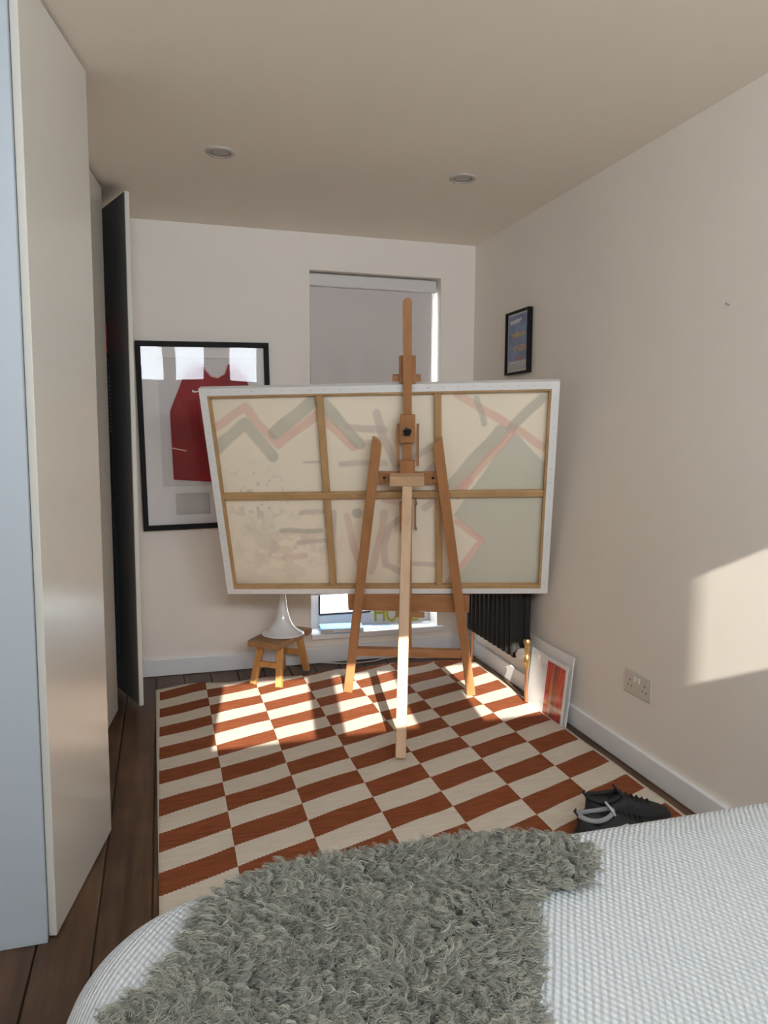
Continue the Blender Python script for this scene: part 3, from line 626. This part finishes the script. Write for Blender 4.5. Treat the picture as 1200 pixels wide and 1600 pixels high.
# ------------------------------------------------------------------ stool and trumpet lamp shade
SC = Vector((.557, 3.744, 0)); sl = Vector((.618, .786, 0)); sw = Vector((.786, -.618, 0))      # long and short axis
SA = Matrix(((sl.x, sw.x, 0, SC.x), (sl.y, sw.y, 0, SC.y), (0, 0, 1, 0), (0, 0, 0, 1)))
st = thing('stool', SC, 'small low wooden stool with dark seat by the back wall', 'stool')
SZ = .236; outl = []
for i in range(12): outl.append((-.17+.34*i/11, -.088+.004*math.sin(i*2.1)))
for i in range(12): outl.append((.17-.34*i/11, .088+.005*math.sin(i*1.7+1)))
B(SA).prism(outl, SZ-.030, SZ, bev=.004).out('seat', 'seat', st)
for a in (-1, 1):
    for c in (-1, 1):
        g = .011 if (a < 0 or c > 0) else .003
        B(SA).beam((a*.146, c*.073, g), (a*.098, c*.052, SZ-.031), .032, .026, (0, 1, 0), .003).out('leg', 'stool', st)
for a in (-1, 1):
    B(SA).box((a*.125-.009, -.056, .098), (a*.125+.009, .056, .126), .002).out('stretcher', 'stool', st)
lc = SC+sl*.004+sw*.012; lp = thing('lamp_shade', (lc.x, lc.y, SZ), 'glossy white trumpet shaped lamp shade standing on the stool', 'lamp')
prof = [(.1065, .002), (.108, .004), (.1065, .007), (.098, .011), (.083, .019), (.068, .030), (.055, .045), (.044, .064), (.035, .088), (.028, .115), (.0225, .145), (.019, .175), (.0165, .205), (.0145, .24), (.0135, .28), (.013, .31)]
inner = [(r-.003, z-.002) for r, z in prof[3:]][::-1]
b = B(); b.lathe([(.1035, .002)]+prof+[(.010, .31), (.008, .308)], (lc.x, lc.y, SZ), 48); b.out('shade', 'lampwhite', lp, True)
B().lathe([(.0005, .30), (.011, .30), (.012, .312), (.010, .335), (.004, .343), (.0005, .343)], (lc.x, lc.y, SZ), 20).out('cap', 'metalwhite', lp, True)

# ------------------------------------------------------------------ radiator
ry0, ry1, rx0, rx1, rz0, rz1 = 3.125, 3.70, 1.555, 1.645, .205, .80
rd = thing('radiator', (1.6, 3.4, .1), 'black column radiator on the right wall behind the canvas', 'radiator')
n = 11; pitch = (ry1-ry0)/n; base = None
for i in range(n):
    y = ry0+pitch*(i+.5)
    if base is None:
        b = B()
        for xx in (rx0+.014, rx1-.014):
            b.tube([(xx, 0, rz0+.018), (xx, 0, rz1-.018)], .0185, 14)
        b.box((rx0, -.020, rz0), (rx1, .020, rz0+.045), .014, seg=3); b.box((rx0, -.020, rz1-.045), (rx1, .020, rz1), .014, seg=3)
        b.box((rx0+.002, -.004, rz0+.02), (rx1-.002, .004, rz1-.02), .003)
        base = b.out('column', 'anth', rd, True); o = base
    else: o = link('column', base.data, None, rd)
    o.location = (0, y, 0)
for z in (rz0+.022, rz1-.022): B().tube([(1.6, ry0+.01, z), (1.6, ry1-.01, z)], .014, 12).out('header', 'anth', rd, True)
for y in (ry0+.10, ry1-.10):
    B().box((1.585, y-.012, rz1-.12), (XW-.001, y+.012, rz1-.10)).out('bracket', 'anth', rd)
vx, vy = 1.605, 3.088
vb = B().lathe([(.0005, .165), (.011, .165), (.012, .19), (.015, .195), (.015, .222), (.012, .228), (.010, .25), (.013, .255), (.013, .278), (.0005, .28)], (vx, vy, 0), 20).out('valve_body', 'brass', rd, True)
B().lathe([(.0005, .28), (.016, .28), (.020, .288), (.020, .300), (.016, .308), (.0005, .309)], (vx, vy, 0), 20).out('valve_cap', mat('aged_bronze', (.30, .19, .09), .4, .9), vb, True)
B().tube([(vx, vy, .212), (vx, ry0+.02, .224)], .009, 12).out('union', 'brass', rd, True)
B().lathe([(.0005, 0), (.026, 0), (.028, .004), (.026, .010), (.0005, .011)], (1.578, 3.100, .238), 24, Matrix.Rotation(R(90), 4, 'X')).out('end_plug', 'steel', rd, True)
B().tube([(vx, vy, .002), (vx, vy, .17)], .0078, 12).out('pipe', 'copper', rd, True)
B().tube([(vx, ry1+.03, .002), (vx, ry1+.03, .225), (vx, ry1-.01, .227)], .0078, 12).out('pipe', 'copper', rd, True)

# ------------------------------------------------------------------ prints leaning on the right wall
def lean_board(name, y0, y1, xb, xt, zt, th, label, m, zb=.001):
    d = Vector((xt-xb, 0, zt-zb)); L = d.length; d.normalize(); nn = Vector((-d.z, 0, d.x))       # towards the room
    A = Matrix(((0, d.x, nn.x, xb), (-1, d.y, nn.y, (y0+y1)/2), (0, d.z, nn.z, zb), (0, 0, 0, 1)))
    t = thing(name, (xb, (y0+y1)/2, zb), label, 'art print'); return t, A, y0-y1, L
t, A, w_, L_ = lean_board('picture_board', 3.150, 2.765, 1.632, 1.665, .305, .006, 'plain white picture board leaning on the right wall behind the red print', 'paper')
B(A).box((-w_/2, 0, 0), (w_/2, L_, .005), .001).out('backboard', 'paper', t)
t, A, w_, L_ = lean_board('art_print', 3.100, 2.775, 1.617, 1.643, .262, .004, 'white art print with a vertical red and gold stripe leaning by the radiator pipe', 'paper')
def print_col(u, v):
    c = np.tile(np.array([.80, .81, .82]), (len(u), 1))
    def over(cc, a): c[:] = c*(1-a[:, None])+np.array(cc)*a[:, None]
    s = vnoise(u*5+1, v*.9+1, 9, 3); s2 = vnoise(u*9+1, v*2+1, 9, 7); b = ((u > .47) & (u < .95) & (v > .02) & (v < .93)).astype(float)
    over((.50, .035, .03), b); over((.62, .10, .05), b*(s > .5)*.8); over((.14, .085, .045), b*np.exp(-((u-.70)/.06)**2)*(.4+.6*s2)); over((.70, .48, .16), b*np.exp(-((u-.63)/.022)**2)*np.clip(1.15-v*1.1, 0, 1))
    over((.25, .06, .06), b*np.clip(.25-v, 0, .2)*3); over((.75, .62, .40), b*np.exp(-((v-.22)/.03)**2)*.7*(s2 > .35))
    over((.35, .35, .36), ((np.abs(u-.07) < .018) & (np.abs(v-.93) < .025) & (s2 > .45)).astype(float)*.8)
    return c
def print_pos(u, v):
    p = np.stack([(u-.5)*w_, v*L_, np.full_like(u, .0032), np.ones_like(u)], 1); return (p @ np.array(A).T)[:, :3]
B(A).box((-w_/2, 0, 0), (w_/2, L_, .003)).out('board', 'paper', t)
grid_paint('print_face', 90, 70, print_pos, print_col, attr_mat('glossy_print', .2, .5, coat=.3), t)

# ------------------------------------------------------------------ wall socket
sk = thing('wall_socket', (XW, 2.349, .28), 'double metal wall socket with two switches on the right wall', 'socket')
KA = Matrix(((0, 0, -1, XW), (-1, 0, 0, 2.349), (0, 1, 0, .323), (0, 0, 0, 1)))
B(KA).box((-.081, -.044, .0), (.081, .044, .006), .003, seg=2).out('plate', 'nickel', sk)
for a in (-.012, .012): B(KA).box((a-.006, .008, .006), (a+.006, .028, .0095), .0015).out('switch', 'lampwhite', sk)
for a in (-.045, .045):
    for dx, dy, ww, hh in ((0, .012, .004, .008), (-.011, -.009, .007, .004), (.011, -.009, .007, .004)):
        B(KA).box((a+dx-ww/2, dy-hh/2-.004, .0058), (a+dx+ww/2, dy+hh/2-.004, .0066)).out('pin_hole', 'knob', sk)
for a in (-.030*0-.068, .068): B(KA).lathe([(.0005, .006), (.0028, .006), (.0028, .0068), (.0005, .0068)], (a, 0, 0), 10).out('screw', 'steel', sk)

# tiny nail left in the wall
tag(B().tube([(XW+.004, 1.974, 1.647), (XW-.012, 1.974, 1.652)], .0018, 8).lathe([(.0005, 0), (.0035, 0), (.0035, .0015), (.0005, .0018)], (XW-.012, 1.974, 1.652), 10, Matrix.Rotation(R(-90), 4, 'Y')).out('nail', 'steel'), 'tiny nail sticking out of the bare right wall', 'nail')
# ------------------------------------------------------------------ cable on the floor by the back wall
tag(B().tube([(.80, 3.925, .012), (.90, 3.90, .006), (1.0, 3.885, .005), (1.09, 3.895, .005), (1.16, 3.925, .006), (1.24, 3.93, .008), (1.36, 3.88, .006), (1.48, 3.86, .006), (1.56, 3.90, .01), (1.63, 3.93, .05), (1.655, 3.935, .12)], .0036, 8).out('cable', 'cable', None, True), 'white cable trailing along the floor under the window', 'cable')

# ------------------------------------------------------------------ bed and coverlet
BX0, BX1, BY0, BY1, BZ, BR, BE = -.150, 1.50, -.84, 1.245, .508, .25, .085
def bed_sdf(x, y):
    cx, cy = (BX0+BX1)/2, (BY0+BY1)/2; qx = np.abs(x-cx)-(BX1-BX0)/2+BR; qy = np.abs(y-cy)-(BY1-BY0)/2+BR
    return -(np.hypot(np.maximum(qx, 0), np.maximum(qy, 0))+np.minimum(np.maximum(qx, qy), 0)-BR)      # positive inside
def bed_z(x, y):
    d = np.clip(bed_sdf(x, y), 0, None); e = np.clip(BE-d, 0, BE)
    return BZ-(BE-np.sqrt(np.maximum(BE*BE-e*e, 0)))+.010*(vnoise(x+3, y+3, 3.2, 21)-.5)*np.clip(d/.1, 0, 1)+.012*np.clip(d/.3, 0, 1)
def outline(off, n=220):
    """rounded rectangle inset by off"""
    r = max(BR-off, .004); x0, x1, y0, y1 = BX0+off+r, BX1-off-r, BY0+off+r, BY1-off-r; pts = []
    q = n//4
    for cx, cy, a0 in ((x1, y1, 0), (x0, y1, 90), (x0, y0, 180), (x1, y0, 270)):
        for k in range(q): a = R(a0+90*k/(q-1)); pts.append((cx+r*math.cos(a), cy+r*math.sin(a)))
    return pts
V, F = [], []
off_list = [(0, .16), (0, .26), (0, .36), (0, BZ-BE)] + [(BE*(1-math.cos(a)), BZ-BE+BE*math.sin(a)) for a in np.linspace(.15, math.pi/2, 9)]
rings = []
for o_, z in off_list:
    ring = []
    for k, (x, y) in enumerate(outline(o_)):
        fold = .006*math.sin(k*.9)*max(0, (BZ-BE-z))/.3
        ring.append(len(V)); V.append((x+fold, y+fold, z))
    rings.append(ring)
for a, b in zip(rings, rings[1:]):
    m_ = len(a)
    for k in range(m_): F.append((a[k], a[(k+1) % m_], b[(k+1) % m_], b[k]))
# top as shrinking rings to keep the waffle surface smooth
o_ = BE; last = rings[-1]
while o_ < .80:
    o_ += .03; ring = []
    # scale the inner outline instead of insetting once the radius is used up
    for x, y in outline(BE):
        cx, cy = (BX0+BX1)/2, (BY0+BY1)/2; f = 1-(o_-BE)/(.80-BE+.03)
        px, py = cx+(x-cx)*f, cy+(y-cy)*f; ring.append(len(V)); V.append((px, py, float(bed_z(np.array([px]), np.array([py]))[0])))
    m_ = len(ring)
    for k in range(m_): F.append((last[k], last[(k+1) % m_], ring[(k+1) % m_], ring[k]))
    last = ring
F.append(tuple(last))
me = bpy.data.meshes.new('coverlet'); me.from_pydata(V, [], F); me.update()
tag(link('coverlet', me, 'waffle', None, True), 'white waffle weave coverlet spread over the bed', 'coverlet')
bd = thing('bed', ((BX0+BX1)/2, (BY0+BY1)/2, 0), 'bed under the white coverlet in the foreground', 'bed')
B().box((BX0+.05, BY0+.05, .26), (BX1-.05, BY1-.05, .40), .04, seg=3).out('mattress', 'paper', bd)
B().box((BX0+.05, BY0+.05, .12), (BX1-.05, BY1-.05, .258), .01).out('base', 'greycard', bd)
for x in (BX0+.12, BX1-.12):
    for y in (BY0+.12, BY1-.12): B().tube([(x, y, .001), (x, y, .119)], [.018, .025], 12).out('leg', 'stool', bd, True)

# ------------------------------------------------------------------ sheepskin
FUR = [(-0.098, 0.905), (-0.045, 0.952), (0.010, 1.002), (0.035, 1.07), (0.060, 1.125), (0.112, 1.172), (0.193, 1.203), (0.32, 1.212), (0.416, 1.212), (0.509, 1.196), (0.601, 1.175), (0.665, 1.148), (0.703, 1.122), (0.70, 1.079), (0.660, 1.034), (0.62, 1.012), (0.575, 1.012), (0.545, 1.015), (0.512, 0.973), (0.490, 0.918), (0.475, 0.867), (0.442, 0.815), (0.423, 0.771), (.40, .62), (.39, .45), (.30, .33), (.12, .32), (-.02, .42), (-.08, .60), (-.095, .78)]
def fur_dist(x, y): return segd(x, y, FUR+[FUR[0]])
sp_ = thing('sheepskin', (.25, .8, .51), 'fluffy grey sheepskin throw lying on the end of the bed', 'sheepskin')
# hide: thin skin following the bed
gx, gy = np.meshgrid(np.arange(-.16, .74, .012), np.arange(.28, 1.25, .012)); ins = inpoly(gx, gy, FUR)
idx = -np.ones(gx.shape, int); V = []; F = []
for j in range(gx.shape[0]):
    for i in range(gx.shape[1]):
        if ins[j, i]: idx[j, i] = len(V); V.append((gx[j, i], gy[j, i], float(bed_z(gx[j, i:i+1], gy[j, i:i+1])[0])+.006))
for j in range(gx.shape[0]-1):
    for i in range(gx.shape[1]-1):
        q = (idx[j, i], idx[j, i+1], idx[j+1, i+1], idx[j+1, i])
        if min(q) >= 0: F.append(q)
me = bpy.data.meshes.new('hide'); me.from_pydata(V, [], F); link('hide', me, mat('hide_grey', (.22, .22, .20), .95), sp_, True)
def fur():
    N = 84000; SEG = 9
    def sample(n):
        out = np.zeros((0, 2))
        while len(out) < n:
            p = np.stack([rng.uniform(-.15, .73, n*2), rng.uniform(.36, 1.24, n*2)], 1); out = np.concatenate([out, p[inpoly(p[:, 0], p[:, 1], FUR)]])
        return out[:n]
    p = sample(N); K = 5600; cl = sample(K)
    # nearest lock by a coarse grid search
    near = np.zeros(N, int)
    for s in range(0, N, 2000):
        d = (p[s:s+2000, None, 0]-cl[None, :, 0])**2+(p[s:s+2000, None, 1]-cl[None, :, 1])**2; near[s:s+2000] = d.argmin(1)
    ed = fur_dist(cl[:, 0], cl[:, 1]); e = .004
    gxx = (fur_dist(cl[:, 0]+e, cl[:, 1])-fur_dist(cl[:, 0]-e, cl[:, 1]))/(2*e); gyy = (fur_dist(cl[:, 0], cl[:, 1]+e)-fur_dist(cl[:, 0], cl[:, 1]-e))/(2*e)
    edge = np.clip(1-ed/.055, 0, 1)
    flow = 2*math.pi*vnoise(cl[:, 0]+2, cl[:, 1]+2, 9, 31)*2; la = flow+rng.normal(0, .7, K)
    lean = np.stack([np.cos(la), np.sin(la)], 1)*(.30+.35*rng.random((K, 1)))*(1-edge[:, None]*.6)-np.stack([gxx, gyy], 1)*edge[:, None]*.9
    ln = (.036+.014*rng.random(K))*(1-.25*edge); ph = rng.random(K)*6.28; cu = .0040+.0040*rng.random(K); fq = 1.0+.7*rng.random(K); tone = .72+.5*rng.random(K)
    c = near; t = np.linspace(0, 1, SEG+1)[None, :]
    L = ln[c][:, None]*(.75+.35*rng.random((N, 1)))
    z0 = bed_z(p[:, 0], p[:, 1])+.006; off = p-cl[c]
    # clump: strands gather towards their lock's axis, lock axis leans and curls
    gather = (1-.72*t**1.2)
    hx = cl[c, 0][:, None]+off[:, 0][:, None]*gather+lean[c, 0][:, None]*L*t**1.5
    hy = cl[c, 1][:, None]+off[:, 1][:, None]*gather+lean[c, 1][:, None]*L*t**1.5
    nl = np.hypot(lean[c, 0], lean[c, 1])[:, None]
    hz = z0[:, None]+L*(t-.45*nl*t**2.2)*.85-edge[c][:, None]*.012*t**2
    a = ph[c][:, None]+6.283*fq[c][:, None]*t*1.6+rng.normal(0, .25, (N, 1)); amp = cu[c][:, None]*np.clip(t*2, 0, 1)
    hx = hx+np.cos(a)*amp+rng.normal(0, .0012, (N, 1))*t; hy = hy+np.sin(a)*amp+rng.normal(0, .0012, (N, 1))*t
    pts = np.stack([hx, hy, hz], 2)
    tan = np.gradient(pts, axis=1); tan /= np.linalg.norm(tan, axis=2, keepdims=True)+1e-9
    rv = rng.normal(size=(N, 1, 3)); side = np.cross(tan, rv); side /= np.linalg.norm(side, axis=2, keepdims=True)+1e-9
    wdt = .00085*(1-.75*t**2)[..., None]
    A = pts-side*wdt; Bv = pts+side*wdt
    co = np.stack([A, Bv], 2).reshape(-1, 3)                      # N,(SEG+1),2
    base = (np.arange(N)*(SEG+1)*2)[:, None]; k = np.arange(SEG)[None, :]*2; i0 = base+k
    q = np.stack([i0, i0+1, i0+3, i0+2], -1).reshape(-1, 4)
    me = bpy.data.meshes.new('wool'); me.vertices.add(len(co)); me.vertices.foreach_set('co', co.astype(np.float32).ravel())
    me.loops.add(q.size); me.loops.foreach_set('vertex_index', q.ravel().astype(np.int32)); me.polygons.add(len(q))
    me.polygons.foreach_set('loop_start', np.arange(0, q.size, 4, dtype=np.int32)); me.update(calc_edges=True)
    at = me.color_attributes.new('paint', 'FLOAT_COLOR', 'POINT')
    tn = tone[c]*(.85+.3*rng.random(N)); g = np.array([.315, .312, .258])[None, :]*tn[:, None]
    g = np.repeat(np.concatenate([g, np.ones((N, 1))], 1), (SEG+1)*2, 0)
    at.data.foreach_set('color', g.astype(np.float32).ravel())
    o = link('wool', me, attr_mat('grey_wool', .6, .35, sheen=.2), sp_, True); tag(o, 'curly grey wool', kind='stuff')
fur()

# ------------------------------------------------------------------ running shoes on the rug
def make_shoe(label, loc, rz, collar='shoegrey', trim='white_rubber'):
    A = Matrix.Translation(loc) @ Matrix.Rotation(rz, 4, 'Z')     # local x: heel to toe, length .285
    t = thing('running_shoe', loc, label, 'shoe', 'running shoes on the rug')
    def hw(s): return .034+.012*math.sin(min(1, s*1.05)*math.pi*.95)**.8*(1 if s > .3 else .75+.25*s/.3) if s < .97 else .02
    # sole
    b = B(A); n = 20; rings = []
    for i in range(n+1):
        s = i/n; x_ = .285*s; h = max(.012, hw(s)*math.sqrt(max(0, 1-(abs(s-.5)*2)**7))); zt = .026+.006*(1-s); zb = .0+.010*max(0, s-.85)/.15
        rings.append([b.bm.verts.new(A @ Vector(v)) for v in ((x_, -h*1.05, zt), (x_, -h*1.08, (zt+zb)/2), (x_, -h, zb), (x_, h, zb), (x_, h*1.08, (zt+zb)/2), (x_, h*1.05, zt))])
    for q, u in zip(rings, rings[1:]):
        for k in range(6): b.bm.faces.new((q[k], q[(k+1) % 6], u[(k+1) % 6], u[k]))
    b.bm.faces.new(rings[0]); b.bm.faces.new(rings[-1][::-1]); b.out('sole', 'shoe', t, True)
    # upper: loft with an open collar
    b = B(A); rings = []; m_ = 13
    for i in range(25):
        s = i/24; x_ = .006+.272*s; h = hw(s)*math.sqrt(max(.06, 1-(abs(s-.5)*2)**8)); top = .085 if s < .08 else (.085-.022*min(1, (s-.08)/.14) if s < .22 else (.072+.020*math.sin((s-.22)/.2*math.pi*.5) if s < .42 else .092-.056*((s-.42)/.58)**.85))
        gap = .60 if .05 < s < .40 else 0
        ring = []
        for k in range(m_):
            f = k/(m_-1); ang = math.pi*f; cut = 1-gap*max(0, math.sin(ang)-.78)/.22*.28
            ring.append(b.bm.verts.new(A @ Vector((x_, -h*math.copysign(abs(math.cos(ang))**.7, math.cos(ang)), .024+(top-.024)*math.sin(ang)**.75*cut))))
        rings.append(ring)
    for q, u in zip(rings, rings[1:]):
        for k in range(m_-1): b.bm.faces.new((q[k], q[k+1], u[k+1], u[k]))
    b.bm.faces.new(rings[0]); b.bm.faces.new(rings[-1][::-1]); up_ = b.out('upper', 'shoe', t, True)
    # padded collar ring, tongue, heel loop, side panel, laces
    col = [(.062+.054*math.cos(a), .030*math.sin(a), .078+.012*math.cos(a)**2+.004*math.cos(a)) for a in np.linspace(0, 2*math.pi, 25)]
    B(A).tube(col, .0075, 8, False).out('collar', collar, up_, True)
    B(A).lathe([(.0005, 0), (.024, .0), (.026, .003), (.0005, .004)], (.062, 0, .073), 20).out('insole', 'knob', t, True)
    B(A).prism([(-.022, 0), (.022, 0), (.026, .030), (.016, .042), (-.016, .042), (-.026, .030)], 0, .006, Matrix.Translation((.118, 0, .078)) @ Matrix.Rotation(R(58), 4, 'Y') @ Matrix.Rotation(R(90), 4, 'Z'), .002).out('tongue', trim, up_)
    B(A).tube([(.008, -.006, .080), (-.004, -.006, .095), (-.002, 0, .104), (-.004, .006, .095), (.008, .006, .080)], .003, 6).out('heel_loop', 'shoe', up_, True)
    for sy in (-1, 1):
        pts = [(.06, .035), (.10, .060), (.15, .068), (.135, .040), (.19, .034), (.10, .030)]
        pb = B(A); vs = []
        for px, pz in pts:
            s = (px-.006)/.272; h = hw(s)*1.0; f = math.sqrt(max(0, 1-((pz-.024)/.068)**2.4)); vs.append(pb.bm.verts.new(A @ Vector((px, sy*(h*f**.8+.0035), pz))))
        fce = pb.bm.faces.new(vs); ext = bmesh.ops.extrude_face_region(pb.bm, geom=[fce]); bmesh.ops.translate(pb.bm, vec=A.to_3x3() @ Vector((0, -sy*.006, 0)), verts=[v for v in ext['geom'] if isinstance(v, bmesh.types.BMVert)])
        pb.out('side_panel', trim, t)
    for i in range(5):
        xx = .135+i*.018; zz = .0875-(i*.018)*.33
        B(A).tube([(xx, -.022, zz-.010), (xx+.004, -.010, zz-.001), (xx+.006, .010, zz-.001), (xx+.010, .022, zz-.010)], .0028, 6).out('lace', 'shoe', up_, True)
    return t
make_shoe('black running shoe with grey collar on the rug, nearer the bed', (1.185, 1.935, .0115), R(-9))
make_shoe('all black running shoe on the rug, further from the bed', (1.275, 2.035, .0115), R(-11), 'shoe', 'shoe')
